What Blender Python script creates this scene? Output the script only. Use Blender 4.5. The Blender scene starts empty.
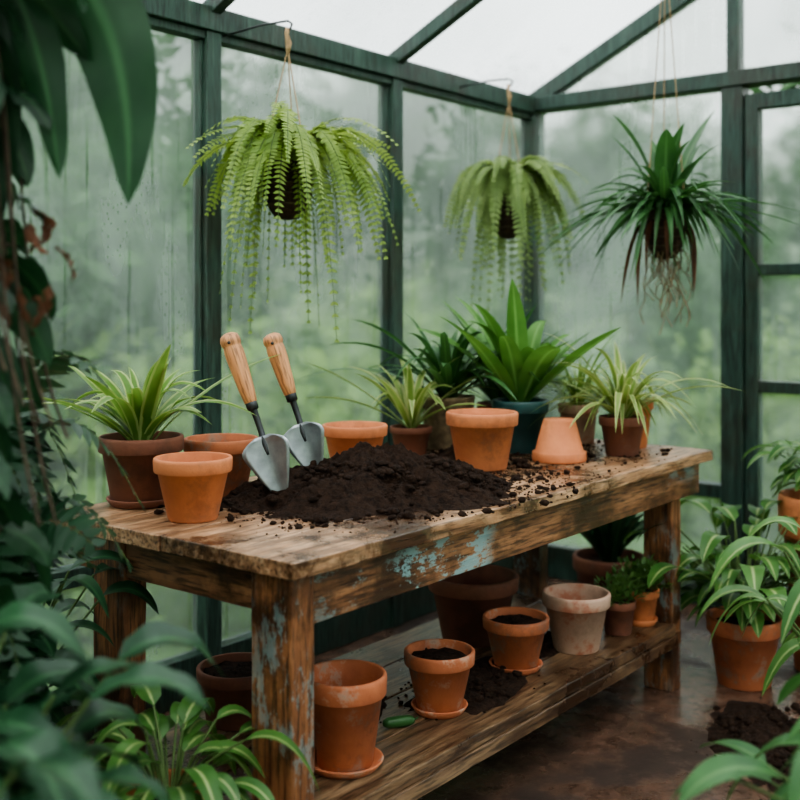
import bpy, math, random
from mathutils import Vector, Matrix, noise
random.seed(11)
scene = bpy.context.scene
U = random.uniform
Z = Vector((0,0,1))

# ------------------------------------------------------------------ materials
def newmat(name):
    m = bpy.data.materials.new(name); m.use_nodes = True
    nt = m.node_tree
    b = nt.nodes['Principled BSDF']; o = nt.nodes['Material Output']
    return m, nt, b, o
def coords(nt, scale=(1,1,1), kind='Object', loc=(0,0,0)):
    tc = nt.nodes.new('ShaderNodeTexCoord'); mp = nt.nodes.new('ShaderNodeMapping')
    mp.inputs['Scale'].default_value = scale; mp.inputs['Location'].default_value = loc
    nt.links.new(tc.outputs[kind], mp.inputs['Vector']); return mp.outputs['Vector']
def nz(nt, vec, scale, detail=4, rough=.55, dist=0):
    n = nt.nodes.new('ShaderNodeTexNoise'); n.inputs['Scale'].default_value = scale
    n.inputs['Detail'].default_value = detail; n.inputs['Roughness'].default_value = rough
    n.inputs['Distortion'].default_value = dist
    if vec is not None: nt.links.new(vec, n.inputs['Vector'])
    return n.outputs['Fac']
def ramp(nt, fac, stops):
    r = nt.nodes.new('ShaderNodeValToRGB'); e = r.color_ramp.elements
    while len(e) < len(stops): e.new(.5)
    for el, (p, c) in zip(e, stops):
        el.position = p; el.color = (c[0], c[1], c[2], 1) if not isinstance(c, (int, float)) else (c, c, c, 1)
    nt.links.new(fac, r.inputs['Fac']); return r.outputs['Color']
def mixc(nt, fac, a, b, mode='MIX'):
    m = nt.nodes.new('ShaderNodeMix'); m.data_type = 'RGBA'; m.blend_type = mode
    for i, v in ((0, fac), (6, a), (7, b)):
        if hasattr(v, 'links'): nt.links.new(v, m.inputs[i])
        elif i == 0: m.inputs[0].default_value = v
        else: m.inputs[i].default_value = (v[0], v[1], v[2], 1)
    return m.outputs[2]
def mixs(nt, fac, a, b):
    m = nt.nodes.new('ShaderNodeMixShader')
    if hasattr(fac, 'links'): nt.links.new(fac, m.inputs[0])
    else: m.inputs[0].default_value = fac
    nt.links.new(a, m.inputs[1]); nt.links.new(b, m.inputs[2]); return m.outputs[0]
def mul(nt, a, b):
    m = nt.nodes.new('ShaderNodeMath'); m.operation = 'MULTIPLY'
    nt.links.new(a, m.inputs[0]); nt.links.new(b, m.inputs[1]); return m.outputs[0]
def bump(nt, b, h, strength=.3, dist=.01):
    n = nt.nodes.new('ShaderNodeBump'); n.inputs['Strength'].default_value = strength
    n.inputs['Distance'].default_value = dist
    nt.links.new(h, n.inputs['Height']); nt.links.new(n.outputs[0], b.inputs['Normal'])

def leafmat(name, dark, light, edge=None, mid=None, rough=.38, trans=.28):
    m, nt, b, o = newmat(name)
    f = nz(nt, coords(nt), 6, 3)
    col = ramp(nt, f, [(.32, dark), (.68, light)])
    tc = nt.nodes.new('ShaderNodeTexCoord'); sx = nt.nodes.new('ShaderNodeSeparateXYZ')
    nt.links.new(tc.outputs['UV'], sx.inputs[0])
    if edge or mid:
        a = nt.nodes.new('ShaderNodeMath'); a.operation = 'SUBTRACT'; a.inputs[1].default_value = .5
        nt.links.new(sx.outputs['X'], a.inputs[0])
        c = nt.nodes.new('ShaderNodeMath'); c.operation = 'ABSOLUTE'; nt.links.new(a.outputs[0], c.inputs[0])
        if edge:
            k = ramp(nt, c.outputs[0], [(.27, 0.0), (.37, 1.0)]); col = mixc(nt, k, col, edge)
        if mid:
            k = ramp(nt, c.outputs[0], [(.02, 1.0), (.10, 0.0)]); col = mixc(nt, k, col, mid)
    nt.links.new(col, b.inputs['Base Color']); b.inputs['Roughness'].default_value = rough
    b.inputs['Specular IOR Level'].default_value = .35
    t = nt.nodes.new('ShaderNodeBsdfTranslucent')
    tcol = mixc(nt, .5, col, (light[0]*1.6, light[1]*1.6, light[2]*1.2))
    nt.links.new(tcol, t.inputs['Color'])
    nt.links.new(mixs(nt, trans, b.outputs[0], t.outputs[0]), o.inputs['Surface'])
    return m
def simplemat(name, c, rough=.6, metal=0, var=.25, scale=20, bs=.15):
    m, nt, b, o = newmat(name)
    f = nz(nt, coords(nt), scale, 5)
    col = ramp(nt, f, [(.3, tuple(x*(1-var) for x in c)), (.7, tuple(min(1, x*(1+var)) for x in c))])
    nt.links.new(col, b.inputs['Base Color']); b.inputs['Roughness'].default_value = rough
    b.inputs['Metallic'].default_value = metal
    bump(nt, b, f, bs, .004); return m
def terracotta(name, a, c, white=.0, dirt=.5):
    m, nt, b, o = newmat(name)
    oi = nt.nodes.new('ShaderNodeObjectInfo')
    v = coords(nt)
    ad = nt.nodes.new('ShaderNodeVectorMath'); ad.operation = 'ADD'
    nt.links.new(v, ad.inputs[0]); nt.links.new(oi.outputs['Random'], ad.inputs[1])
    f = nz(nt, ad.outputs[0], 9, 5, .6)
    col = ramp(nt, f, [(.3, a), (.7, c)])
    f2 = nz(nt, ad.outputs[0], 14, 6, .7)
    lo = .60 - white*.25
    k = ramp(nt, f2, [(lo, 0.0), (lo+.12, .75 if white > 0 else .25)])
    col = mixc(nt, k, col, (.50, .36, .27))
    f3 = nz(nt, ad.outputs[0], 7, 8, .75)
    k3 = ramp(nt, f3, [(.50, 0.0), (.66, dirt)])
    col = mixc(nt, k3, col, (.08, .032, .018))
    nt.links.new(col, b.inputs['Base Color']); b.inputs['Roughness'].default_value = .75
    bump(nt, b, nz(nt, v, 90, 4), .2, .003); return m
def woodmat(name, axis, dark, mid, light, stain=.5, teal=0.0, rough=.6):
    m, nt, b, o = newmat(name)
    sc = {'x': (1.1, 13, 13), 'y': (13, 1.1, 13), 'z': (13, 13, 1.1)}[axis]
    v = coords(nt, sc); v1 = coords(nt)
    f = nz(nt, v, 2.2, 7, .62, .8)
    col = ramp(nt, f, [(.28, dark), (.47, mid), (.68, light)])
    g = nz(nt, coords(nt, tuple(x*3 for x in sc)), 3.0, 4, .6)
    col = mixc(nt, ramp(nt, g, [(.38, .75), (.52, 0.0)]), col, tuple(x*.3 for x in dark))
    s = nz(nt, v1, 3.2, 7, .68)
    col = mixc(nt, ramp(nt, s, [(.46, 0.0), (.59, stain)]), col, (.030, .013, .006))
    if teal > 0:
        t = nz(nt, coords(nt, tuple(1.0 if x < 2 else 2.2 for x in sc)), 7.5, 8, .78)
        t2 = nz(nt, coords(nt, loc=(3.1, 7.7, 1.2)), 1.9, 2, .5)
        k = mul(nt, ramp(nt, t, [(.530, 0.0), (.565, 1.0)]), ramp(nt, t2, [(.45, 0.0), (.54, .8*teal)]))
        col = mixc(nt, k, col, (.21, .36, .37))
    nt.links.new(col, b.inputs['Base Color'])
    nt.links.new(ramp(nt, s, [(.4, rough), (.7, rough-.22)]), b.inputs['Roughness'])
    bump(nt, b, f, .5, .006); return m

M = {}
M['terra'] = terracotta('terracotta', (.45, .135, .052), (.64, .225, .092), 0, .45)
M['terra_d'] = terracotta('terracotta_dark', (.13, .045, .026), (.22, .078, .042), 0, .7)
M['terra_w'] = terracotta('terracotta_limed', (.35, .12, .07), (.48, .20, .12), 1.0, .35)
M['terra_m'] = terracotta('terracotta_mossy', (.34, .098, .040), (.51, .165, .072), .25, .7)
M['teal'] = simplemat('glazed_teal', (.018, .06, .06), .3, 0, .3, 12, .05)
M['basket'] = simplemat('coir_basket', (.045, .024, .014), .95, 0, .6, 60, 1.0)
M['wicker'] = simplemat('wicker', (.20, .14, .08), .8, 0, .5, 40, .8)
M['rope'] = simplemat('twine', (.34, .22, .12), .9, 0, .3, 80, .5)
M['root'] = simplemat('dry_root', (.20, .14, .08), .9, 0, .5, 30, .5)
M['steel'] = simplemat('trowel_steel', (.30, .32, .34), .36, .9, .3, 22, .15)
M['darksteel'] = simplemat('shank_steel', (.06, .062, .065), .4, .8, .2, 30, .1)
M['handle'] = woodmat('handle_wood', 'z', (.50, .20, .08), (.58, .26, .11), (.66, .33, .15), 0.0, 0, .45)
def soilmat(name, a, c, r=.95):
    m, nt, b, o = newmat(name)
    v = coords(nt); f = nz(nt, v, 45, 8, .75)
    nt.links.new(ramp(nt, f, [(.35, a), (.7, c)]), b.inputs['Base Color'])
    b.inputs['Roughness'].default_value = r
    b.inputs['Specular IOR Level'].default_value = .2
    bump(nt, b, nz(nt, v, 110, 6, .8), 1.0, .02); return m
M['soil'] = soilmat('potting_soil', (.012, .0055, .003), (.068, .034, .020))
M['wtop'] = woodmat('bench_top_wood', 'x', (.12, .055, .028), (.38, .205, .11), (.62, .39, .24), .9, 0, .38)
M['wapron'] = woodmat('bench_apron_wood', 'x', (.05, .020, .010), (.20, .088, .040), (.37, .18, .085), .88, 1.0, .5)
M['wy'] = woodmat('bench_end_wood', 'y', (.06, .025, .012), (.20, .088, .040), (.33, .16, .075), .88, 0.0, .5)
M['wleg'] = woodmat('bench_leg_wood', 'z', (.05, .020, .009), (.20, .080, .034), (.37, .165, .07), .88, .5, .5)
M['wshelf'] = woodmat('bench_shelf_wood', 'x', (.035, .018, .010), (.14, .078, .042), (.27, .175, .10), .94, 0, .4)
M['frame'] = woodmat('painted_frame', 'z', (.010, .026, .019), (.020, .050, .037), (.042, .082, .063), .4, 0, .55)
L = {}
L['spider'] = leafmat('leaf_spider', (.08, .18, .03), (.18, .31, .07), edge=(.36, .44, .16), rough=.4)
L['spider2'] = leafmat('leaf_spider_pale', (.14, .23, .05), (.25, .35, .09), edge=(.48, .50, .23), rough=.4)
L['bright'] = leafmat('leaf_bright', (.045, .14, .025), (.12, .26, .055), mid=(.20, .37, .11))
L['dark'] = leafmat('leaf_dark', (.009, .036, .016), (.025, .078, .032), mid=(.045, .12, .05), rough=.36, trans=.18)
L['vdark'] = leafmat('leaf_deep', (.007, .027, .012), (.019, .065, .026), mid=(.033, .09, .035), rough=.38, trans=.25)
L['mid'] = leafmat('leaf_mid', (.022, .075, .022), (.055, .15, .042), mid=(.1, .21, .07), rough=.36, trans=.25)
L['hosta'] = leafmat('leaf_hosta', (.032, .105, .022), (.09, .20, .045), mid=(.34, .43, .17), rough=.36)
L['fern'] = leafmat('leaf_fern', (.16, .26, .05), (.31, .40, .11), rough=.5, trans=.4)
L['fern2'] = leafmat('leaf_fern_b', (.15, .23, .07), (.27, .35, .13), rough=.5, trans=.4)
L['herb'] = leafmat('leaf_herb', (.045, .11, .025), (.11, .20, .05), rough=.5)
L['dead'] = leafmat('leaf_dead', (.05, .022, .012), (.15, .058, .028), rough=.8, trans=.12)
L['mist'] = leafmat('leaf_misty', (.08, .17, .045), (.21, .33, .10), rough=.8, trans=.3)
L['mist2'] = leafmat('leaf_misty_dark', (.022, .065, .022), (.06, .14, .048), rough=.8, trans=.3)
L['stem'] = simplemat('stem', (.07, .12, .03), .6)
L['bark'] = simplemat('bark', (.07, .045, .03), .9, 0, .5, 30, .8)

def glassmat(name, mist_lo, mist_hi, tint=(.82, .92, .87), rr=.19):
    m, nt, b, o = newmat(name); nt.nodes.remove(b)
    s = nz(nt, coords(nt, (30, 30, .7)), 2.0, 3, .5)
    cl = nz(nt, coords(nt, (1, 1, .6)), 1.5, 5, .6, .5)
    vo = nt.nodes.new('ShaderNodeTexVoronoi'); vo.inputs['Scale'].default_value = 60
    nt.links.new(coords(nt, (1, 1, .7)), vo.inputs['Vector'])
    drops = ramp(nt, vo.outputs['Distance'], [(.14, .55), (.28, 1.0)])
    k = mul(nt, ramp(nt, s, [(.58, 1.0), (.66, .45)]), ramp(nt, cl, [(.35, mist_lo), (.65, mist_hi)]))
    k = mul(nt, k, drops)
    rf = nt.nodes.new('ShaderNodeBsdfRefraction'); rf.inputs['Roughness'].default_value = rr
    rf.inputs['IOR'].default_value = 1.25; rf.inputs['Color'].default_value = (.96, 1.0, .97, 1)
    tr = nt.nodes.new('ShaderNodeBsdfTransparent'); tr.inputs['Color'].default_value = (.97, 1.0, .98, 1)
    tl = nt.nodes.new('ShaderNodeBsdfTranslucent'); tl.inputs['Color'].default_value = (*tint, 1)
    gl = nt.nodes.new('ShaderNodeBsdfGlossy'); gl.inputs['Roughness'].default_value = .12
    bp = nt.nodes.new('ShaderNodeBump'); bp.inputs['Strength'].default_value = .15; bp.inputs['Distance'].default_value = .004
    nt.links.new(vo.outputs['Distance'], bp.inputs['Height']); nt.links.new(bp.outputs[0], gl.inputs['Normal'])
    a = mixs(nt, .22, rf.outputs[0], tr.outputs[0])
    a = mixs(nt, k, a, tl.outputs[0])
    a = mixs(nt, .04, a, gl.outputs[0])
    nt.links.new(a, o.inputs['Surface']); return m
M['glass'] = glassmat('misted_glass', .10, .34)
M['roofglass'] = glassmat('roof_glass', .15, .6, (.95, .98, .98))

def floormat():
    m, nt, b, o = newmat('wet_floor')
    v = coords(nt); f = nz(nt, v, 2.3, 7, .65); g = nz(nt, v, 14, 7, .7)
    col = ramp(nt, g, [(.3, (.040, .022, .015)), (.7, (.155, .088, .062))])
    col = mixc(nt, ramp(nt, f, [(.40, .75), (.50, 0.0)]), col, (.016, .009, .006))
    nt.links.new(col, b.inputs['Base Color'])
    nt.links.new(ramp(nt, f, [(.42, .6), (.52, .10)]), b.inputs['Roughness'])
    bump(nt, b, g, .35, .010); return m
M['floor'] = floormat()
M['ground'] = simplemat('grass_ground', (.09, .18, .05), .95, 0, .5, 5, .3)

# ------------------------------------------------------------------ mesh builder
class MB:
    def __init__(s): s.v = []; s.f = []; s.m = []; s.uv = []
    def add(s, vs, fs, mi=0, uv=None):
        o = len(s.v); s.v += [tuple(x) for x in vs]
        s.uv += (uv if uv else [(.25, .5)]*len(vs))
        for f in fs: s.f.append(tuple(o+i for i in f)); s.m.append(mi)
    def build(s, name, mats, loc=(0, 0, 0), parent=None, smooth=True, bevel=0, solid=0):
        me = bpy.data.meshes.new(name); me.from_pydata(s.v, [], s.f)
        for mt in mats: me.materials.append(mt)
        me.polygons.foreach_set('material_index', s.m)
        me.polygons.foreach_set('use_smooth', [smooth]*len(s.f))
        ul = me.uv_layers.new(name='UVMap')
        vi = [0]*len(me.loops); me.loops.foreach_get('vertex_index', vi)
        fl = []
        for i in vi: fl += s.uv[i]
        ul.data.foreach_set('uv', fl); me.update()
        ob = bpy.data.objects.new(name, me); scene.collection.objects.link(ob)
        if parent: ob.parent = parent
        else: ob.location = loc
        if solid:
            md = ob.modifiers.new('solid', 'SOLIDIFY'); md.thickness = solid; md.offset = 0
        if bevel:
            md = ob.modifiers.new('bevel', 'BEVEL'); md.width = bevel; md.segments = 2; md.limit_method = 'ANGLE'
        return ob
def empty(name, loc):
    e = bpy.data.objects.new(name, None); e.location = loc; e.empty_display_size = .1
    scene.collection.objects.link(e); return e
def box(mb, a, b, mi=0):
    x0, y0, z0 = a; x1, y1, z1 = b
    mb.add([(x0,y0,z0),(x1,y0,z0),(x1,y1,z0),(x0,y1,z0),(x0,y0,z1),(x1,y0,z1),(x1,y1,z1),(x0,y1,z1)],
           [(0,3,2,1),(4,5,6,7),(0,1,5,4),(1,2,6,5),(2,3,7,6),(3,0,4,7)], mi)
def beam(mb, a, b, w, h, mi=0):
    a = Vector(a); b = Vector(b); t = (b-a).normalized()
    s = t.cross(Z)
    s = s.normalized() if s.length > 1e-4 else Vector((1, 0, 0))
    n = s.cross(t); vs = []
    for p in (a, b):
        for i, j in ((-1,-1),(1,-1),(1,1),(-1,1)): vs.append(p+s*i*w/2+n*j*h/2)
    mb.add(vs, [(0,1,2,3),(7,6,5,4),(0,4,5,1),(1,5,6,2),(2,6,7,3),(3,7,4,0)], mi)
def plank(mb, axis, a, b, jit=.003, seg=36, mi=0, seed=0):
    a = list(a); b = list(b); ax = 'xyz'.index(axis); o = [i for i in range(3) if i != ax]
    vs = []; fs = []
    for i in range(seg+1):
        t = i/seg
        for (p, q) in ((0,0),(1,0),(1,1),(0,1)):
            c = [0, 0, 0]; c[ax] = a[ax]+(b[ax]-a[ax])*t
            c[o[0]] = (a, b)[p][o[0]]; c[o[1]] = (a, b)[q][o[1]]
            n1 = noise.noise(Vector((t*(b[ax]-a[ax])*9+seed*7.3, p*3.1, q*5.7+seed)))
            n2 = noise.noise(Vector((t*(b[ax]-a[ax])*23+seed*3.3, p*9.1+4, q*2.7+seed)))
            c[o[0]] += (n1+.6*n2)*jit; c[o[1]] += (n2*.6+n1*.3)*jit*.6
            vs.append(c)
    for i in range(seg):
        for k in range(4):
            fs.append((i*4+k, i*4+(k+1) % 4, i*4+4+(k+1) % 4, i*4+4+k))
    fs += [(3,2,1,0), tuple(seg*4+k for k in range(4))]
    mb.add(vs, fs, mi)
def tube(mb, pts, rad, k=6, mi=0, cap=True):
    pts = [Vector(p) for p in pts]
    if isinstance(rad, (int, float)): rad = [rad]*len(pts)
    vs = []; fs = []; n = len(pts)
    ref = None
    for i, p in enumerate(pts):
        t = (pts[min(i+1, n-1)]-pts[max(i-1, 0)]).normalized()
        if ref is None: ref = t.orthogonal().normalized()
        ref = (ref-t*ref.dot(t)).normalized(); s = t.cross(ref)
        for j in range(k):
            an = 2*math.pi*j/k; vs.append(p+(ref*math.cos(an)+s*math.sin(an))*rad[i])
    for i in range(n-1):
        for j in range(k): fs.append((i*k+j, i*k+(j+1) % k, i*k+k+(j+1) % k, i*k+k+j))
    if cap: fs += [tuple(reversed(range(k))), tuple((n-1)*k+j for j in range(k))]
    mb.add(vs, fs, mi)
def bez(P, t):
    if len(P) == 3:
        return P[0]*(1-t)**2+P[1]*2*t*(1-t)+P[2]*t*t
    return P[0]*(1-t)**3+P[1]*3*t*(1-t)**2+P[2]*3*t*t*(1-t)+P[3]*t**3
def bezpts(P, n): return [bez(P, i/n) for i in range(n+1)]
def lathe(mb, prof, seg=40, mi=0, M4=None, wob=0):
    vs = []; fs = []
    for i, (r, z) in enumerate(prof):
        for j in range(seg):
            a = 2*math.pi*j/seg; rr = max(r, .0004)
            if wob: rr *= 1+wob*noise.noise(Vector((math.cos(a)*2, math.sin(a)*2, z*9)))
            v = Vector((rr*math.cos(a), rr*math.sin(a), z))
            vs.append(M4 @ v if M4 else v)
    for i in range(len(prof)-1):
        for j in range(seg):
            fs.append((i*seg+j, i*seg+(j+1) % seg, (i+1)*seg+(j+1) % seg, (i+1)*seg+j))
    mb.add(vs, fs, mi)

WID = {
 'strap': lambda t: min(1, .45+2.2*t)*(1-t**3.5),
 'lance': lambda t: math.sin(math.pi*min(1, max(0, t))**.75)**.8 if 0 < t < 1 else .02,
 'broad': lambda t: math.sin(math.pi*t**.62)**.62 if 0 < t < 1 else .02,
}
def leaf(mb, P, w, shape='strap', fold=.25, n=9, mi=0, twist=0, cross=3, wave=0, side=None):
    P = [Vector(p) for p in P]
    h = P[-1]-P[0]; h.z = 0
    if h.length < 1e-3: h = Vector((1, 0, 0))
    side0 = side if side is not None else h.normalized().cross(Z); vs = []; uv = []; fs = []
    ph = U(0, 6)
    for i in range(n+1):
        t = i/n; p = bez(P, t)
        q = bez(P, min(1, t+.02))-bez(P, max(0, t-.02)); q = q.normalized() if q.length > 1e-6 else Z
        s = side0-q*side0.dot(q); s = s.normalized() if s.length > 1e-4 else q.orthogonal().normalized()
        if twist: s = Matrix.Rotation(twist*t, 3, q) @ s
        nn = s.cross(q); ww = max(.0006, w*.5*WID[shape](t))
        for j in range(cross):
            u = j/(cross-1)*2-1
            off = nn*(abs(u)*fold*ww)
            if wave: off += nn*math.sin(t*17+ph+u)*wave*abs(u)
            vs.append(p+s*u*ww+off); uv.append((j/(cross-1), t))
    for i in range(n):
        for j in range(cross-1):
            a = i*cross+j; fs.append((a, a+1, a+cross+1, a+cross))
    mb.add(vs, fs, mi, uv)
def rosette(mb, c, n, Ls, els, w, shape='strap', droop=(.1, .8), ext=.25, fold=.3, mi=0, br=.015, cross=3, azr=None, wave=0):
    c = Vector(c)
    for i in range(n):
        az = 2.399963*i+U(-.3, .3) if azr is None else U(*azr)
        k = i/max(1, n-1); L_ = U(*Ls); el = math.radians(els[0]+(els[1]-els[0])*k+U(-7, 7))
        h = Vector((math.cos(az), math.sin(az), 0)); d = h*math.cos(el)+Z*math.sin(el)
        p0 = c+h*br*U(.3, 1); dr = U(*droop)
        p1 = p0+d*L_*.6; p2 = p0+h*L_*(math.cos(el)+ext)+Z*(L_*math.sin(el)*(1-dr)-L_*.2*dr)
        leaf(mb, [p0, p1, p2], w*U(.75, 1.15), shape, fold, 10, mi, U(-.5, .5), cross, wave)
def broadbush(mb, c, n, pet, ll, w, els=(15, 80), mi=0, smi=1, azr=None, shape='broad', droop=.5, wave=0, fold=.18):
    c = Vector(c)
    for i in range(n):
        az = 2.399963*i+U(-.3, .3) if azr is None else U(*azr)
        el = math.radians(U(*els)); h = Vector((math.cos(az), math.sin(az), 0))
        d = h*math.cos(el)+Z*math.sin(el); p = U(*pet); l = U(*ll)
        a = c+h*.015; b = a+d*p+h*p*.12
        tube(mb, bezpts([a, a+Z*p*.45+h*p*.1, b], 5), .003, 4, smi, False)
        t2 = (d*.5+h*.8).normalized()
        leaf(mb, [b, b+t2*l*.55+Z*l*.08, b+h*l*.85+Z*(l*(.25-droop*U(.5, 1.5)))], w*l/ll[1]*U(.85, 1.1), shape, fold, 10, mi, U(-.5, .5), 5, wave)
def tuft(mb, c, R, n, ls, mi=0, zsq=.8):
    c = Vector(c)
    for i in range(n):
        v = Vector((random.gauss(0, 1), random.gauss(0, 1), abs(random.gauss(0, 1)))).normalized()*R*U(.35, 1)
        v.z *= zsq; p = c+v; d = (v.normalized()+Vector((U(-.6, .6), U(-.6, .6), U(-.2, .7)))).normalized()
        l = ls*U(.7, 1.3)
        leaf(mb, [p, p+d*l*.5+Z*l*.1, p+d*l], l*.6, 'broad', .2, 4, mi)
    for i in range(max(6, n//14)):
        v = Vector((U(-1, 1), U(-1, 1), U(.4, 1)))*R*.6
        tube(mb, [c-Z*R*.2, c+v*.5, c+v], .0018, 4, mi, False)
def frond(mb, P, pl, n=30, mi=0, smi=1, pw=.0075, sroll=0):
    P = [Vector(p) for p in P]; h = P[-1]-P[0]; h.z = 0
    if h.length < 1e-3: h = Vector((1, 0, 0))
    s0 = h.normalized().cross(Z)
    tube(mb, bezpts(P, 12), [.0018]*8+[.0012]*5, 4, smi, False)
    for i in range(1, n+1):
        t = (i/n)**.95; p = bez(P, t); q = (bez(P, min(1, t+.02))-bez(P, t-.02)).normalized()
        s = (s0-q*s0.dot(q)).normalized()
        if sroll: s = Matrix.Rotation(sroll*t, 3, q) @ s
        nn = s.cross(q)
        l = pl*(min(1, .35+3*t))*(1-t**3*.8)*U(.85, 1.1)
        for sg in (-1, 1):
            d = (s*sg*.97+q*.22+nn*U(-.10, .28)-Z*.08).normalized()
            a = p+d*l*.12; m = p+d*l*.55-Z*l*.03; e = p+d*l-Z*l*.14
            mb.add([p, a+q*pw*.9, m+q*pw*.85, e, m-q*pw*.85, a-q*pw*.9], [(0,1,2,3),(0,3,4,5)], mi,
                   [(.3,.1),(.3,.2),(.3,.5),(.3,1),(.3,.5),(.3,.2)])

ICO = []
_p = (1+5**.5)/2
for a_, b_ in ((1, _p), (-1, _p), (1, -_p), (-1, -_p)):
    ICO += [Vector((0, a_, b_)), Vector((a_, b_, 0)), Vector((b_, 0, a_))]
ICO = [v.normalized() for v in ICO]
ICOF = []
for i in range(12):
    for j in range(i+1, 12):
        for k in range(j+1, 12):
            if all((ICO[x]-ICO[y]).length < 1.1 for x, y in ((i, j), (j, k), (i, k))):
                nn = (ICO[j]-ICO[i]).cross(ICO[k]-ICO[i])
                ICOF.append((i, j, k) if nn.dot(ICO[i]) > 0 else (i, k, j))
def crumb(mb, p, s, mi=0):
    p = Vector(p); sc = Vector((U(.7, 1.3), U(.7, 1.3), U(.5, .9)))
    vs = [p+Vector((v.x*sc.x, v.y*sc.y, v.z*sc.z))*s*U(.75, 1.2) for v in ICO]
    mb.add(vs, ICOF, mi)

# ------------------------------------------------------------------ pots
def potmesh(mb, r, h, rb, soil=True, mi=0, smi=1, fill=.86, band=True):
    rn = rb+(r*.9-rb)*.96
    if band:
        prof = [(0, 0), (rb*.96, 0), (rb, .004), (rn, h*.765), (r*.965, h*.77), (r*.985, h*.785), (r, h*.95), (r*.99, h*.985), (r*.965, h),
                (r*.915, h), (r*.89, h*.985), (r*.87, h*.78), (rb*.86, .018), (0, .016)]
    else:
        prof = [(0, 0), (rb*.96, 0), (rb, .004), (r*.98, h*.92), (r*1.01, h*.94), (r*1.01, h*.985), (r*.98, h), (r*.91, h), (r*.89, h*.9), (rb*.86, .018), (0, .016)]
    lathe(mb, prof, 44, mi)
    if soil:
        rs = rb*.86+(r*.87-rb*.86)*fill+.001; vs = []; fs = []; K = 30
        rings = 7
        for i in range(rings+1):
            for j in range(K):
                a = 2*math.pi*j/K; rr = rs*i/rings
                zz = h*fill+noise.noise(Vector((rr*math.cos(a)*40, rr*math.sin(a)*40, r*90)))*.008+(1-i/rings)*.008
                vs.append((rr*math.cos(a), rr*math.sin(a), zz))
        for i in range(rings):
            for j in range(K): fs.append((i*K+j, i*K+K+j, i*K+K+(j+1) % K, i*K+(j+1) % K))
        mb.add(vs, fs, smi)
        for i in range(14):
            a = U(0, 6.28); rr = rs*U(0, .85); crumb(mb, (rr*math.cos(a), rr*math.sin(a), h*fill+.006), U(.003, .008), smi)
def saucermesh(mb, r, mi=0, h=.022):
    lathe(mb, [(0, 0), (r*.82, 0), (r*.86, .002), (r, h*.9), (r*.985, h), (r*.93, h), (r*.80, .008), (0, .007)], 44, mi)
def pot(name, loc, r, h, rb, mat, soil=False, saucer=0, parent=None, fill=.86, band=True):
    mb = MB(); z0 = 0
    if saucer: saucermesh(mb, saucer, 0); z0 = .0075
    m2 = MB(); potmesh(m2, r, h-z0, rb, soil, 0, 1, fill, band)
    mb.add([(x, y, z+z0) for x, y, z in m2.v], [], 0)
    o = len(mb.v)-len(m2.v)
    for f, m in zip(m2.f, m2.m): mb.f.append(tuple(i+o for i in f)); mb.m.append(m)
    ob = mb.build(name, [M[mat], M['soil']], loc, parent)
    ob.rotation_euler.z = U(0, 6)
    return ob
def potted(name, loc, r, h, rb, mat, saucer=0, fill=.86, band=True):
    e = empty(name, loc); pot('pot', (0, 0, 0), r, h, rb, mat, True, saucer, e, fill, band)
    return e

# ------------------------------------------------------------------ greenhouse shell
X0, X1, Y0, Y1, EAVE, RY, RZ = -1.2, 4.80, -1.75, 2.95, 2.40, .60, 3.55
mb = MB(); box(mb, (X0-.1, Y0-.1, -.06), (X1+.1, Y1+.1, 0)); mb.build('floor', [M['floor']], smooth=False)
mb = MB(); box(mb, (-25, -25, -.12), (30, 30, -.065)); mb.build('ground', [M['ground']], smooth=False)
postsX = [-1.2, -.75, .35, 1.48, 2.61, 3.655, 4.80]
def longwall(name, y, yo, wins):
    mb = MB()
    for i, x in enumerate(postsX):
        w = .040 if 0 < i < 6 else .055
        box(mb, (x-w*.85, y-.045, 0), (x+w*.85, y+.045, EAVE-.05))
    box(mb, (X0-.05, y-.055, EAVE-.05), (X1+.05, y+.055, EAVE+.035))
    box(mb, (X0-.05, y-.035, EAVE-.08), (X1+.05, y+.02, EAVE-.05))
    box(mb, (X0, y-.035, .0), (X1, y+.035, .16))
    box(mb, (X0, y-.04, .50), (X1, y+.03, .56))
    for i, x in enumerate(postsX[:-1]):
        x2 = postsX[i+1]
        box(mb, (x+.032, y-.02, .56), (x+.045, y+.02, EAVE-.08)); box(mb, (x2-.045, y-.02, .56), (x2-.032, y+.02, EAVE-.08))
    mb.build(name, [M['frame']], smooth=False, bevel=.004)
    for i, x in enumerate(postsX[:-1]):
        x2 = postsX[i+1]; m = MB(); yy = y+.008
        for a, b in ((.16, .5), (.56, EAVE-.08)):
            m.add([(x+.034, yy, a), (x2-.034, yy, a), (x2-.034, yy, b), (x+.034, yy, b)], [(0, 1, 2, 3)])
        m.build('window_%d' % wins[i], [M['glass']], smooth=False)
longwall('wall_left', Y1, .0, [1, 2, 3, 4, 5, 6])
longwall('wall_right', Y0, .0, [7, 8, 9, 10, 11, 12])
def roofz(y): return EAVE+(RZ-EAVE)*(1-abs(y-RY)/(Y1-RY))
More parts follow.
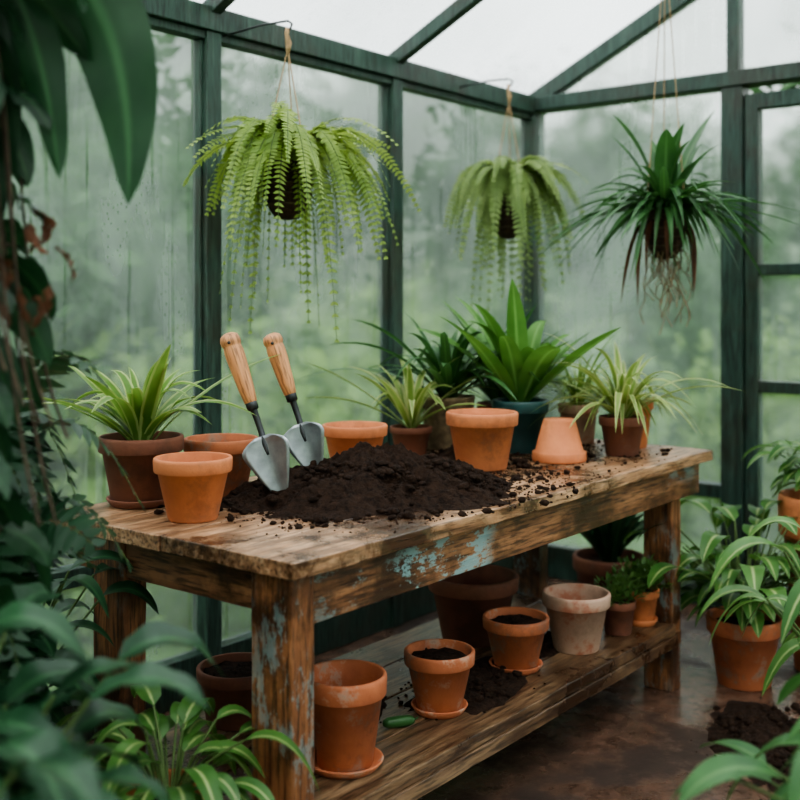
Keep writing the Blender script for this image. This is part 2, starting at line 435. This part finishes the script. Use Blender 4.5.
def endwall(name, x, ys, w0, door=None):
    mb = MB()
    for i, y in enumerate(ys):
        w = .050
        box(mb, (x-.045, y-w, 0), (x+.045, y+w, EAVE-.04))
        if 0 < i < len(ys)-1: box(mb, (x-.035, y-.028, EAVE+.03), (x+.035, y+.028, roofz(y)-.03))
    box(mb, (x-.055, Y0, EAVE-.04), (x+.055, Y1, EAVE+.03))
    beam(mb, (x, Y1, EAVE), (x, RY, RZ), .06, .07); beam(mb, (x, Y0, EAVE), (x, RY, RZ), .06, .07)
    for i in range(len(ys)-1):
        if door == i: continue
        box(mb, (x-.035, ys[i+1], 0), (x+.035, ys[i], .16))
        box(mb, (x-.035, ys[i+1], .50), (x+.035, ys[i], .56))
    mb.build(name, [M['frame']], smooth=False, bevel=.004)
    k = w0
    for i in range(len(ys)-1):
        a, b = ys[i+1]+.05, ys[i]-.05
        m = MB()
        if door != i:
            for z0, z1 in ((.16, .5), (.56, EAVE-.04)):
                m.add([(x, a, z0), (x, b, z0), (x, b, z1), (x, a, z1)], [(0, 1, 2, 3)])
            m.build('window_%d' % k, [M['glass']], smooth=False); k += 1
    m = MB()
    m.add([(x, Y0+.05, EAVE+.03), (x, Y1-.05, EAVE+.03), (x, RY, RZ-.03)], [(0, 1, 2)])
    m.build('window_%d' % k, [M['roofglass']], smooth=False); k += 1
    return k
ysE = [2.95, 1.87, .85, -.15, -1.15, -1.75]
k = endwall('wall_back', X1, ysE, 13, door=1)
k = endwall('wall_front', X0, ysE, k+1)
d = empty('door_1', (X1, 1.36, 0)); mb = MB()
a, b = -.455, .455
for y in (a, b-.06): box(mb, (-.03, y, .01), (.03, y+.06, 2.32))
for z0, z1 in ((.01, .14), (.99, 1.04), (1.51, 1.56), (2.25, 2.32)): box(mb, (-.028, a, z0), (.028, b, z1))
mb.build('door_frame', [M['frame']], parent=d, smooth=False, bevel=.004)
m = MB(); m.add([(0, a+.05, .13), (0, b-.05, .13), (0, b-.05, 2.26), (0, a+.05, 2.26)], [(0, 1, 2, 3)])
m.build('door_glass', [M['glass']], parent=d, smooth=False)
mb = MB(); tube(mb, [(-.03, a+.03, 1.06), (-.07, a+.03, 1.06), (-.07, a+.12, 1.06)], .008, 8); mb.build('door_lever', [M['darksteel']], parent=d)
mb = MB()
for x in postsX:
    beam(mb, (x, Y1, EAVE+.02), (x, RY, RZ+.02), .045, .06); beam(mb, (x, Y0, EAVE+.02), (x, RY, RZ+.02), .045, .06)
beam(mb, (X0, RY, RZ+.02), (X1, RY, RZ+.02), .07, .12)
mb.build('ceiling', [M['frame']], smooth=False, bevel=.004)
mb = MB()
for yy in (Y1, Y0):
    mb.add([(X0, yy, EAVE+.05), (X1, yy, EAVE+.05), (X1, RY, RZ+.05), (X0, RY, RZ+.05)], [(0, 1, 2, 3)])
mb.build('ceiling_glass', [M['roofglass']], smooth=False)

# ------------------------------------------------------------------ outside planting
def shrub(name, c, R, n, ls, mat):
    mb = MB(); c = Vector(c)
    for i in range(n):
        v = Vector((random.gauss(0, 1), random.gauss(0, 1), random.gauss(0, 1))).normalized()
        k = 1+.5*noise.noise(v*2.8+c)
        p = Vector((v.x*R[0], v.y*R[1], v.z*R[2]))*k*U(.72, 1.1)
        if p.z+c.z < -.05: continue
        dd = Vector((U(-1, 1), U(-1, 1), U(-1, .6))).normalized(); s = dd.orthogonal().normalized(); l = ls*U(.6, 1.3)
        mb.add([p, p+dd*l*.5+s*l*.28, p+dd*l, p+dd*l*.5-s*l*.28], [(0, 1, 2, 3)])
    lathe(mb, [(R[0]*.68*math.cos(t), R[2]*.68*math.sin(t)) for t in [x*math.pi/16-math.pi/2 for x in range(17)]], 20, 0, None, .3)
    if c.z > R[2]: tube(mb, [(0, 0, -c.z-.05), (0.05, 0, -c.z*.5), (0, 0, 0)], [.12, .09, .06], 8, 1)
    mb.build(name, [mat, L['bark']], c, smooth=True)
for c, R, n, mt in [((4.0, 6.0, 1.35), (1.2, .9, 1.55), 2200, 'mist2'), ((2.5, 5.0, 1.0), (.9, .7, 1.35), 1700, 'mist2'),
                ((5.9, 5.7, .35), (1.0, .8, 1.0), 1600, 'mist'), ((7.4, 5.6, .6), (1.0, .9, 1.25), 1600, 'mist2'), ((3.3, 4.4, .2), (.9, .6, .95), 1500, 'mist'),
                ((5.0, 4.6, .1), (.9, .6, .85), 1500, 'mist'), ((8.0, 3.6, .85), (.8, 1.0, 1.5), 1700, 'mist2'), ((8.4, 1.4, .6), (.9, 1.2, 1.4), 1700, 'mist2'),
                ((6.4, 2.2, .15), (.6, 1.2, 1.05), 1500, 'mist'), ((1.0, 4.6, .3), (.9, .7, 1.1), 1400, 'mist2')]:
    shrub('shrub', c, R, n, .17, L[mt])
for c, R in [((10.5, 6.2, 2.6), (1.4, 1.4, 1.3)), ((5.6, 9.2, 2.9), (1.6, 1.5, 1.6)), ((11.0, 3.0, 2.4), (1.5, 1.5, 1.4)), ((8.6, 9.0, 2.6), (1.3, 1.3, 1.3))]:
    shrub('tree', c, R, 2600, .25, L['mist2'])

# ------------------------------------------------------------------ potting bench
TB = .85
bench = empty('potting_bench', (0, 0, 0))
mb = MB()
ys = [1.58, 1.79, 2.02, 2.25, 2.475]
for i in range(4):
    plank(mb, 'x', (1.64+U(-.008, .008)*(i > 0), ys[i]+.002, TB-.038), (3.84+U(-.012, .012), ys[i+1]-.002, TB), .003 if i else .0045, 46, 0, i)
mb.build('top', [M['wtop']], parent=bench, smooth=False, bevel=.003)
mb = MB()
plank(mb, 'x', (1.735, 1.615, .695), (3.80, 1.645, TB-.040), .002, 30, 0, 11)
plank(mb, 'x', (1.735, 2.36, .715), (3.80, 2.39, TB-.040), .002, 20, 0, 12)
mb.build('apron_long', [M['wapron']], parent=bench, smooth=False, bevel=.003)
mb = MB()
plank(mb, 'y', (1.685, 1.735, .715), (1.715, 2.40, TB-.040), .002, 14, 0, 13)
plank(mb, 'y', (3.765, 1.65, .715), (3.795, 2.36, TB-.040), .002, 14, 0, 14)
plank(mb, 'y', (1.70, 1.64, .165), (1.745, 2.34, .214), .002, 14, 0, 15)
plank(mb, 'y', (3.66, 1.64, .165), (3.70, 2.34, .214), .002, 14, 0, 16)
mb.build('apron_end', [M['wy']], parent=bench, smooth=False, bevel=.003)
for i, (x0, y0, x1, y1) in enumerate([(1.66, 1.607, 1.732, 1.733), (3.64, 1.647, 3.715, 1.76), (1.675, 2.20, 1.75, 2.32), (3.64, 2.20, 3.715, 2.32)]):
    mb = MB(); plank(mb, 'z', (x0, y0, 0), (x1, y1, TB-.039), .003, 18, 0, 20+i)
    mb.build('leg_%d' % (i+1), [M['wleg']], parent=bench, smooth=False, bevel=.006)
mb = MB(); sy = [1.625, 1.80, 1.98, 2.16, 2.34]
for i in range(4):
    plank(mb, 'x', (1.735 if i < 1 or i > 2 else 1.68, sy[i]+.003, .215), (3.63 if i < 1 or i > 2 else 3.72, sy[i+1]-.003, .25), .003, 30, 0, 30+i)
plank(mb, 'x', (1.735, 1.622, .175), (3.635, 1.645, .214), .002, 24, 0, 36)
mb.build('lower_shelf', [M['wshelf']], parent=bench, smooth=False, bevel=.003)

# ------------------------------------------------------------------ soil
def mound(name, c, peak, ax, semiA, semiB, H, pw=1.25, z0=TB, crumbs=0, lump=.012, seg=120, rings=36):
    mb = MB(); vs = []; fs = []; A = Vector((math.cos(ax), math.sin(ax), 0)); B = Vector((-A.y, A.x, 0)); pk = Vector((*peak, 0))
    for i in range(rings+1):
        t = i/rings
        for j in range(seg):
            a = 2*math.pi*j/seg
            e = 1+.22*noise.noise(Vector((math.cos(a)*1.6+c[0]*5, math.sin(a)*1.6, 3)))+.18*noise.noise(Vector((math.cos(a)*6, math.sin(a)*6, 7)))+.08*noise.noise(Vector((math.cos(a)*17, math.sin(a)*17, 2)))
            ed = A*math.cos(a)*semiA*e+B*math.sin(a)*semiB*e
            p = pk*(1-t)+ed*t
            hh = H*((1-t)**pw*.85+.15*(1-t*t))*min(1, (1-t)*5+.15) if t < 1 else 0
            n = noise.noise(p*11+Vector((5, 5, 5)))*1.1+noise.noise(p*32)*.7+noise.noise(p*75)*.6+noise.noise(p*150)*.35
            hh += n*lump*min(1, (1-t)*4)
            p.z = max(.001, hh) if t < 1 else -.0005
            vs.append(p)
    for i in range(rings):
        for j in range(seg): fs.append((i*seg+j, i*seg+seg+j, i*seg+seg+(j+1) % seg, i*seg+(j+1) % seg))
    mb.add(vs, fs)
    for i in range(crumbs):
        a = U(0, 6.28); k = min(1.35, abs(random.gauss(.0, .40))+.35)
        p = A*math.cos(a)*semiA*k+B*math.sin(a)*semiB*k; s = U(.0015, .005) if i % 8 else U(.007, .017)
        if k < 1:
            p = pk*(1-k)+p
            t = k; hh = H*((1-t)**pw*.85+.15*(1-t*t))*min(1, (1-t)*5+.15)
        else: hh = 0
        p.z = hh+s*.45; crumb(mb, p, s)
    return mb.build(name, [M['soil']], (c[0], c[1], z0))
mound('soil_pile', (2.34, 1.955), (.06, .01), math.radians(-34), .45, .26, .143, 1.1, TB, 2800, .018, 200, 70)
mb = MB()
for cx, cy, sx, n in [(2.05, 1.95, .16, 200), (2.8, 1.85, .30, 500), (3.45, 1.95, .3, 700), (3.1, 2.3, .3, 400), (2.0, 1.8, .14, 120), (2.9, 1.75, .25, 160), (3.62, 2.1, .14, 260), (2.6, 1.72, .25, 160), (2.2, 1.75, .2, 150)]:
    for i in range(n):
        x = min(3.81, max(1.66, random.gauss(cx, sx*.6))); y = min(2.44, max(1.61, random.gauss(cy, sx*.45))); s = U(.0012, .0042) if i % 14 else U(.006, .011)
        crumb(mb, (x-2.5, y-2, s*.4), s)
mb.build('soil_crumbs', [M['soil']], (2.5, 2.0, TB))
mb = MB()
for x, y, s in [(1.965, 1.83, .017), (1.985, 1.81, .012), (1.95, 1.80, .008), (2.17, 1.76, .016), (2.19, 1.775, .013), (3.68, 1.69, .014), (3.60, 1.66, .010), (3.10, 1.95, .02), (3.05, 1.90, .015), (3.40, 1.85, .014)]:
    for q in range(5): crumb(mb, (x-2.5+U(-1, 1)*s, y-2+U(-1, 1)*s, s*.5), s*U(.4, .9))
mb.build('soil_clods', [M['soil']], (2.5, 2.0, TB))
mound('soil_heap', (3.13, 2.22), (0, 0), .2, .10, .07, .035, 1, TB, 60, .008, 80, 16)
mound('soil_heap', (2.68, 1.86), (0, 0), .1, .26, .15, .035, 1, .25, 460, .010, 80, 18)
mound('soil_heap', (2.25, 2.05), (0, 0), .3, .26, .15, .03, 1, .25, 160, .010, 80, 18)
mound('soil_heap', (3.12, 1.88), (0, 0), .0, .16, .08, .02, 1, .25, 120, .008, 80, 14)
mound('soil_heap', (3.42, 1.22), (0, 0), .5, .34, .18, .03, 1, 0, 700, .012, 90, 20)

# ------------------------------------------------------------------ pots on the bench
T = TB+.0005
e = potted('spider_plant', (1.862, 2.365, T), .114, .185, .078, 'terra_d', .092)
mb = MB(); rosette(mb, (0, 0, .16), 34, (.25, .39), (42, 88), .036, 'strap', (.05, .65), .30, .3, 0, .028)
mb.build('leaves', [L['spider']], parent=e)
pot('terracotta_pot', (1.818, 2.104, T), .099, .156, .062, 'terra')
pot('terracotta_pot', (2.095, 2.305, T), .106, .161, .070, 'terra_m')
pot('terracotta_pot', (2.649, 2.285, T), .106, .150, .072, 'terra')
e = potted('spider_plant', (3.065, 2.38, T), .077, .10, .055, 'terra_d')
mb = MB(); rosette(mb, (0, 0, .09), 26, (.28, .42), (38, 86), .032, 'strap', (.1, .7), .22); mb.build('leaves', [L['spider2']], parent=e)
pot('terracotta_pot', (2.958, 2.002, T), .119, .184, .082, 'terra')
e = potted('bromeliad_plant', (3.366, 2.111, T), .103, .188, .075, 'teal')
mb = MB(); rosette(mb, (0, 0, .16), 28, (.38, .60), (44, 88), .088, 'lance', (.05, .55), .08, .25, 0, .02, 5)
mb.build('leaves', [L['bright']], parent=e)
mb = MB(); potmesh(mb, .093, .143, .055, False); mb.v = [(x, -y, .143-z) for x, y, z in mb.v]
mb.build('upturned_terracotta_pot', [M['terra'], M['soil']], (3.255, 1.885, T))
e = potted('variegated_spider_plant', (3.515, 1.78, T), .083, .138, .057, 'terra_d')
mb = MB(); rosette(mb, (0, 0, .12), 60, (.28, .47), (40, 89), .026, 'strap', (.2, .95), .22); mb.build('leaves', [L['spider2']], parent=e)
e = potted('spider_plant', (3.722, 1.845, T), .080, .187, .055, 'terra')
mb = MB(); rosette(mb, (0, 0, .16), 20, (.1, .2), (30, 80), .02, 'strap', (.2, 1.0), .3); mb.build('leaves', [L['spider']], parent=e)
e = potted('potted_palm', (3.27, 2.365, T), .10, .195, .085, 'wicker', 0, .86, False)
mb = MB(); rosette(mb, (0, 0, .17), 50, (.36, .58), (36, 88), .036, 'lance', (.2, .7), .2); mb.build('leaves', [L['mid']], parent=e)
e = potted('grass_plant', (3.72, 2.07, T), .078, .15, .06, 'terra_w')
mb = MB(); rosette(mb, (0, 0, .13), 80, (.2, .36), (40, 88), .012, 'strap', (.1, .8), .25); mb.build('leaves', [L['spider']], parent=e)
e = potted('dracaena_plant', (3.57, 2.34, T), .085, .15, .06, 'terra_d')
mb = MB(); rosette(mb, (0, 0, .13), 34, (.3, .5), (35, 86), .036, 'lance', (.1, .7), .2); mb.build('leaves', [L['mid']], parent=e)

# ------------------------------------------------------------------ trowels
def trowel(name, tip, top, bladeL, handL, W):
    tip = Vector(tip); top = Vector(top); Lt = (top-tip).length; zc = (top-tip).normalized()
    front = Vector((-.80, -.60, 0)); yb = -(front-zc*front.dot(zc)).normalized(); xb = yb.cross(zc)
    mat = Matrix((xb, yb, zc)).transposed().to_4x4(); mat.translation = tip
    e = empty(name, (0, 0, 0)); e.matrix_world = mat
    mb = MB(); vs = []; fs = []; n = 20; c = 11
    for i in range(n+1):
        t = i/n
        if t < .78: w = W*.5*(t/.78)**.78
        else: w = W*.5*(1-((t-.78)/.22)**2.6*.72)
        for j in range(c):
            u = j/(c-1)*2-1; ww = max(w, .0008)
            vs.append((u*ww, -abs(u)**1.6*.013*min(1, t*3)*(ww/(W*.5))+.006*(1-t)-.002, t*bladeL))
    for i in range(n):
        for j in range(c-1): a = i*c+j; fs.append((a, a+1, a+c+1, a+c))
    mb.add(vs, fs); mb.build('blade', [M['steel']], parent=e, solid=.0022)
    mb = MB(); zb = bladeL*.96; zh = Lt-handL
    tube(mb, bezpts([Vector((0, -.001, zb-.045)), Vector((0, .006, zb+.01)), Vector((0, .014, (zb+zh)/2)), Vector((0, 0, zh+.02))], 12), [.003, .006, .0085, .009, .009, .0085, .0085, .0085, .009, .009, .010, .011, .011], 12)
    lathe(mb, [(.011, zh-.012), (.0155, zh-.010), (.0165, zh+.014), (.014, zh+.016)], 20)
    mb.build('shank', [M['darksteel']], parent=e)
    mb = MB()
    pr = [(0, 0), (.014, .0), (.0175, .01), (.0215, .05), (.0245, .11), (.0265, .155), (.0265, .175), (.0245, .19), (.0245, .192), (.0275, .20), (.028, .212), (.024, .226), (.013, .234), (0, .236)]
    k = (handL)/.236
    lathe(mb, [(r, zh+.004+z*k) for r, z in pr], 28)
    mb.build('handle', [M['handle']], parent=e)
    mb = MB(); tube(mb, [(0, -.028, Lt-.026), (0, -.018, Lt-.026)], .0045, 10); mb.build('hang_hole', [M['darksteel']], parent=e)
trowel('garden_trowel', (2.075, 2.035, .858), (2.022, 2.197, 1.307), .190, .205, .132)
trowel('garden_trowel', (2.225, 2.050, .895), (2.173, 2.185, 1.302), .170, .185, .122)

# ------------------------------------------------------------------ pots on the shelf
SZ = .2505
pot('terracotta_pot', (2.020, 1.774, SZ), .104, .23, .069, 'terra_m', False, .096)
pot('terracotta_pot', (2.455, 1.805, SZ), .100, .172, .062, 'terra_m', True, .080)
pot('terracotta_pot', (2.884, 1.825, SZ), .104, .165, .066, 'terra_m', True, .084)
pot('limed_terracotta_pot', (3.176, 1.775, SZ), .113, .187, .075, 'terra_w', False)
e = potted('herb_plant', (3.415, 1.745, SZ), .062, .115, .046, 'terra_d')
mb = MB(); tuft(mb, (0, 0, .11), .095, 300, .022, 0, 1.1); mb.build('leaves', [L['herb']], parent=e)
e = potted('herb_plant', (3.565, 1.735, SZ), .068, .125, .048, 'terra', .062)
mb = MB(); tuft(mb, (0, 0, .12), .105, 360, .024, 0, 1.1); mb.build('leaves', [L['herb']], parent=e)
pot('terracotta_pot', (3.05, 2.10, SZ), .155, .22, .105, 'terra_d', False)
pot('terracotta_pot', (2.059, 2.20, SZ), .112, .15, .085, 'terra_d', True)
mb = MB(); MM = Matrix.Rotation(math.radians(90), 4, 'Y')
lathe(mb, [(0, -.045), (.008, -.043), (.014, -.03), (.0155, 0), (.0145, .03), (.009, .043), (0, .046)], 18, 0, MM)
tube(mb, [(.044, 0, 0), (.056, .004, .004)], .0025, 6)
o = mb.build('green_tool_handle', [L['mid']], (2.29, 1.82, SZ+.016)); o.rotation_euler.z = -.6  # looks like a green plastic tool handle, modelled as a stubby capsule with a stem

# ------------------------------------------------------------------ hanging baskets
def strings(mb, r, zr, ztop, mi):
    for k in range(3):
        a = k*2.094+.5; tube(mb, [(r*math.cos(a), r*math.sin(a), zr), (0, 0, ztop)], .0022, 5, mi, False)
def basket(e, r, h, ztop):
    mb = MB()
    prof = [(0, -h), (r*.45, -h*.97), (r*.72, -h*.82), (r*.92, -h*.45), (r, 0), (r*.94, .004), (r*.85, -.03), (0, -.025)]
    lathe(mb, prof, 36, 0, None, .06)
    for i in range(5):
        zz = -h*i/5.5; rr = r*(1-.42*(i/5.5)**2.2)+.004
        tube(mb, [(rr*math.cos(a), rr*math.sin(a), zz) for a in [j*math.pi/14 for j in range(29)]], .003, 5, 1, False)
    mb.build('basket', [M['basket'], L['bark']], parent=e)
    mb = MB(); strings(mb, r, 0, ztop-.07, 0)
    tube(mb, [(0, 0, ztop-.09), (.004, 0, ztop-.05), (-.003, .002, ztop-.02), (0, 0, ztop)], [.006, .011, .007, .008], 8, 0)
    mb.build('twine', [M['rope']], parent=e)
def bracket(e, ztop, ylen, n='bracket'):
    mb = MB()
    tube(mb, [(0, ylen, ztop+.02), (0, ylen*.4, ztop+.03), (0, 0, ztop+.025), (0, -.02, ztop+.012), (0, -.012, ztop-.004), (0, .004, ztop-.006)], .004, 8)
    mb.build(n, [M['darksteel']], parent=e)
def fern(name, loc, r, h, ztop, n, reach, drop, pl, lm, ylen, rise=.2, nn=34, pw=.0062):
    e = empty(name, loc); basket(e, r, h, ztop); bracket(e, ztop, ylen)
    mb = MB()
    for i in range(n):
        az = i*2.399963+U(-.25, .25); hh = Vector((math.cos(az), math.sin(az), 0)); k = (i % 7)/6
        R = reach*(.42+.58*k)*U(.9, 1.08)
        if hh.y > .3: R *= .72
        dz = U(drop[0], drop[1])*(1.15-.8*k)*(1.25 if i % 9 == 0 else .82)
        p0 = hh*r*.5; ri = rise*U(.45, 1.2)
        wob = Vector((U(-.04, .04), U(-.04, .04), 0))
        P = [p0, p0+hh*R*.25+Z*ri, hh*R*.8+Z*ri*.8+wob, hh*R*U(1.0, 1.22)-Z*dz+wob*1.5]
        frond(mb, P, pl*U(.8, 1.1), nn, 0, 1, pw, U(-1.2, 1.2))
    for i in range(30):
        az = U(0, 6.28); hh = Vector((math.cos(az), math.sin(az), 0))
        k = .72 if hh.y > .3 else 1.0
        P = [hh*r*.4, hh*r*.6+Z*rise*.6, hh*reach*.55*k+Z*rise*U(.7, 1.35), hh*reach*U(.8, 1.1)*k+Z*U(-.10, .12)]
        frond(mb, P, pl*.85, 34, 0, 1, pw, U(-.6, .6))
    mb.build('fronds', [lm, L['stem']], parent=e)
fern('hanging_fern', (2.65, 2.585, 1.86), .088, .19, .46, 74, .37, (.16, .60), .048, L['fern'], .32, .19, 46, .0060)
fern('hanging_fern', (4.10, 2.63, 1.86), .082, .19, .50, 72, .33, (.14, .58), .050, L['fern2'], .27, .20, 38, .0070)
e = empty('hanging_strap_plant', (4.02, 1.85, 1.75)); basket(e, .085, .19, 1.13)
mb = MB()
rosette(mb, (0, 0, -.01), 140, (.24, .44), (12, 84), .034, 'strap', (.3, 1.6), .32, .3, 0, .03)
rosette(mb, (0, 0, -.01), 9, (.34, .46), (62, 86), .085, 'lance', (0, .25), .2, .2, 0, .02, 5)
mb.build('leaves', [L['mid']], parent=e)
mb = MB()
for i in range(26):
    a = U(0, 6.28); p = Vector((math.cos(a), math.sin(a), 0))*U(.02, .07)-Z*.15
    l = U(.08, .34); pts = [p]
    for k in range(6): pts.append(pts[-1]+Vector((U(-.03, .03), U(-.03, .03), -l/6)))
    tube(mb, pts, .0022, 4, 0, False)
for i in range(10):
    a = U(0, 6.28); hh = Vector((math.cos(a), math.sin(a), 0))
    leaf(mb, [hh*.06-Z*.03, hh*.14-Z*.05, hh*U(.1, .18)-Z*U(.22, .38)], .022, 'strap', .5, 8, 1, 1.2)
mb.build('dry_roots', [M['root'], L['dead']], parent=e)

# ------------------------------------------------------------------ floor plants
e = potted('hosta_plant', (3.90, 1.485, .0005), .135, .245, .095, 'terra_m')
mb = MB(); broadbush(mb, (0, 0, .21), 90, (.08, .42), (.14, .22), .085, (38, 88), droop=.5)
mb.build('leaves', [L['hosta'], L['stem']], parent=e)
e = potted('hosta_plant', (4.24, 1.27, .0005), .20, .66, .14, 'terra')
mb = MB(); broadbush(mb, (0, 0, .60), 44, (.08, .26), (.14, .20), .08, (50, 88), droop=.45); mb.build('leaves', [L['hosta'], L['stem']], parent=e)
e = potted('leafy_plant', (4.32, 2.25, .0005), .16, .28, .12, 'terra_d')
mb = MB(); rosette(mb, (0, 0, .24), 60, (.3, .6), (55, 88), .06, 'lance', (.1, .5), .1, .25, 0, .03, 5); mb.build('leaves', [L['dark']], parent=e)

e = potted('peace_lily_plant', (1.49, 1.80, .0005), .098, .375, .07, 'terra')
mb = MB(); broadbush(mb, (0, 0, .33), 38, (.05, .20), (.13, .20), .062, (35, 88), droop=.6); mb.build('leaves', [L['hosta'], L['stem']], parent=e)
e = potted('philodendron_plant', (.755, 1.545, .0005), .12, .30, .10, 'terra_d')
mb = MB()
broadbush(mb, (0, 0, .27), 100, (.36, .66), (.14, .21), .095, (62, 88), droop=.5, wave=.004)
broadbush(mb, (0, 0, .27), 44, (.15, .42), (.13, .18), .085, (58, 86), droop=.4, wave=.004)
mb.build('leaves', [L['dark'], L['stem']], parent=e)
e = potted('leafy_plant', (1.40, 2.37, .0005), .13, .26, .10, 'terra_d')
mb = MB(); broadbush(mb, (0, 0, .22), 100, (.1, .54), (.14, .19), .085, (66, 88), droop=.5); mb.build('leaves', [L['dark'], L['stem']], parent=e)
e = potted('areca_palm', (1.16, 2.10, .0005), .12, .32, .10, 'terra_d')
mb = MB()
for i in range(54):
    az = i*2.4+U(-.3, .3); hh = Vector((math.cos(az), math.sin(az), 0)); R = U(.15, .34); H = U(.4, 1.2)
    P = [hh*.03+Z*.27, hh*R*.15+Z*(.27+H*.7), hh*R*.6+Z*(.27+H), hh*R*1.15+Z*(.27+H*U(.55, .85))]
    frond(mb, P, .15, 26, 0, 1, .013, U(-.8, .8))
mb.build('fronds', [L['dark'], L['stem']], parent=e)

e = potted('rubber_tree', (.902, 1.785, .0005), .14, .34, .11, 'terra_d')
mb = MB(); RR = Vector((.621, -.784, 0))
tr = [Vector((0, 0, .3)), Vector((.02, -.01, .9)), Vector((-.01, .0, 1.4)), Vector((.03, -.02, 1.9)), Vector((.04, -.03, 2.4))]
tube(mb, tr, [.022, .02, .018, .015, .01], 8, 1)
def bl(b, c, t, w, mi=0, side=None, n=16):
    b = Vector(b); a = Vector((0, 0, b.z-.08))
    tube(mb, bezpts([a, (a+b)/2+Z*.06, b], 6), .004, 6, 1, False)
    leaf(mb, [b, Vector(c), Vector(t)], w, 'broad', .16, n, mi, U(-.2, .2), 5, .004, side)
bl(RR*.27+Z*1.97, RR*.40+Z*1.86, RR*.385+Z*1.56, .14, 3, RR)
bl(RR*.05+Z*2.02, RR*.17+Z*2.00, RR*.32+Z*1.80, .14, 0, RR*.5+Vector((-.3, -.3, .7)))
bl(RR*.18+Z*1.95, RR*.25+Z*1.82, RR*.27+Z*1.60, .085, 3, RR)
bl(RR*.10+Z*1.90, RR*.17+Z*1.80, RR*.16+Z*1.50, .12, 0, RR)
bl(RR*.14+Z*2.08, RR*.26+Z*2.08, RR*.40+Z*1.93, .12, 0, RR*.5+Vector((-.3, -.3, .7)))
for i in range(190):
    z = U(1.0, 2.3); r = U(.03, .18); az = math.radians(-51.6+U(-75, 75)); hh = Vector((math.cos(az), math.sin(az), 0))
    if z > 1.9: r += .1
    b = hh*r+Z*z; l = U(.10, .18); dn = U(.4, 1.0)
    sd = (RR+Vector((U(-.5, .5), U(-.5, .5), U(-.3, .3)))) if i % 2 else None
    bl(b, b+hh*l*.35-Z*l*dn*.2, b+hh*l*.5-Z*l*dn, U(.045, .08), 0, sd, 9)
for i in range(12):
    z = U(1.40, 1.56); b = RR*U(.13, .22)+Z*z+Vector((U(-.05, .05), U(-.05, .05), 0)); l = U(.05, .08)
    leaf(mb, [b, b+RR*U(.0, .05)-Z*l*.4+Vector((U(-.02, .02), 0, 0)), b+RR*U(-.02, .04)-Z*l], U(.013, .022), 'lance', .5, 8, 2, U(-1, 1), 5, .005, RR+Vector((U(-.8, .8), 0, 0)))
for i in range(12):
    az = math.radians(U(-85, -20)); hh = Vector((math.cos(az), math.sin(az), 0)); r = U(.12, .28)
    tube(mb, bezpts([Vector((0, 0, U(1.9, 2.3))), hh*r+Z*1.9, hh*r*.5+Z*1.5, hh*r*1.0+Z*U(1.0, 1.3)], 14), .0025, 5, 1, False)
mb.build('foliage', [L['vdark'], L['bark'], L['dead'], L['dark']], parent=e)

# right foreground
e = potted('calathea_plant', (2.00, .43, .0005), .15, .34, .11, 'terra')
mb = MB()
broadbush(mb, (0, 0, .3), 66, (.15, .52), (.15, .23), .085, (42, 86), droop=.55)
broadbush(mb, (0, 0, .3), 30, (.12, .34), (.15, .23), .085, (25, 60), droop=.5)
mb.build('leaves', [L['mid'], L['stem']], parent=e)
e = potted('peace_lily_plant', (2.60, .66, .0005), .15, .36, .11, 'terra')
mb = MB(); broadbush(mb, (0, 0, .3), 50, (.25, .58), (.14, .22), .07, (64, 88), droop=.7)
mb.build('leaves', [L['hosta'], L['stem']], parent=e)

# ------------------------------------------------------------------ world, sun, camera
w = bpy.data.worlds.new('overcast_mist'); scene.world = w; w.use_nodes = True; nt = w.node_tree
bg = nt.nodes['Background']; tc = nt.nodes.new('ShaderNodeTexCoord'); sx = nt.nodes.new('ShaderNodeSeparateXYZ')
nt.links.new(tc.outputs['Generated'], sx.inputs[0])
mr = nt.nodes.new('ShaderNodeMapRange'); mr.inputs[1].default_value = -1; mr.inputs[2].default_value = 1
nt.links.new(sx.outputs['Z'], mr.inputs[0])
col = ramp(nt, mr.outputs[0], [(.44, (.05, .10, .03)), (.50, (.17, .25, .13)), (.535, (.33, .41, .32)), (.60, (.70, .76, .75)), (.85, (.95, 1.0, 1.04))])
n = nz(nt, tc.outputs['Generated'], 4.5, 5, .62)
col = mixc(nt, .5, col, ramp(nt, n, [(.38, .35), (.60, 1.0)]), 'MULTIPLY')
nt.links.new(col, bg.inputs['Color']); bg.inputs['Strength'].default_value = 3.0
sd = bpy.data.lights.new('sun', 'SUN'); sd.energy = 3.4; sd.angle = math.radians(30); sd.color = (1, .96, .90)
so = bpy.data.objects.new('sun', sd); scene.collection.objects.link(so); so.location = (0, -3, 6)
so.rotation_euler = Vector((.55, .45, -1.0)).to_track_quat('-Z', 'Y').to_euler()
try: scene.view_settings.look = 'AgX - Medium High Contrast'
except Exception: pass

cd = bpy.data.cameras.new('camera'); cam = bpy.data.objects.new('camera', cd); scene.collection.objects.link(cam)
cam.location = (0, 0, 1.40)
cam.rotation_euler = (math.radians(90), 0, math.radians(38.4-90))
cd.sensor_width = 36; cd.lens = 48.96; cd.shift_y = -.125; cd.clip_start = .05
cd.dof.use_dof = True; cd.dof.focus_distance = 2.95; cd.dof.aperture_fstop = 2.0
scene.camera = cam
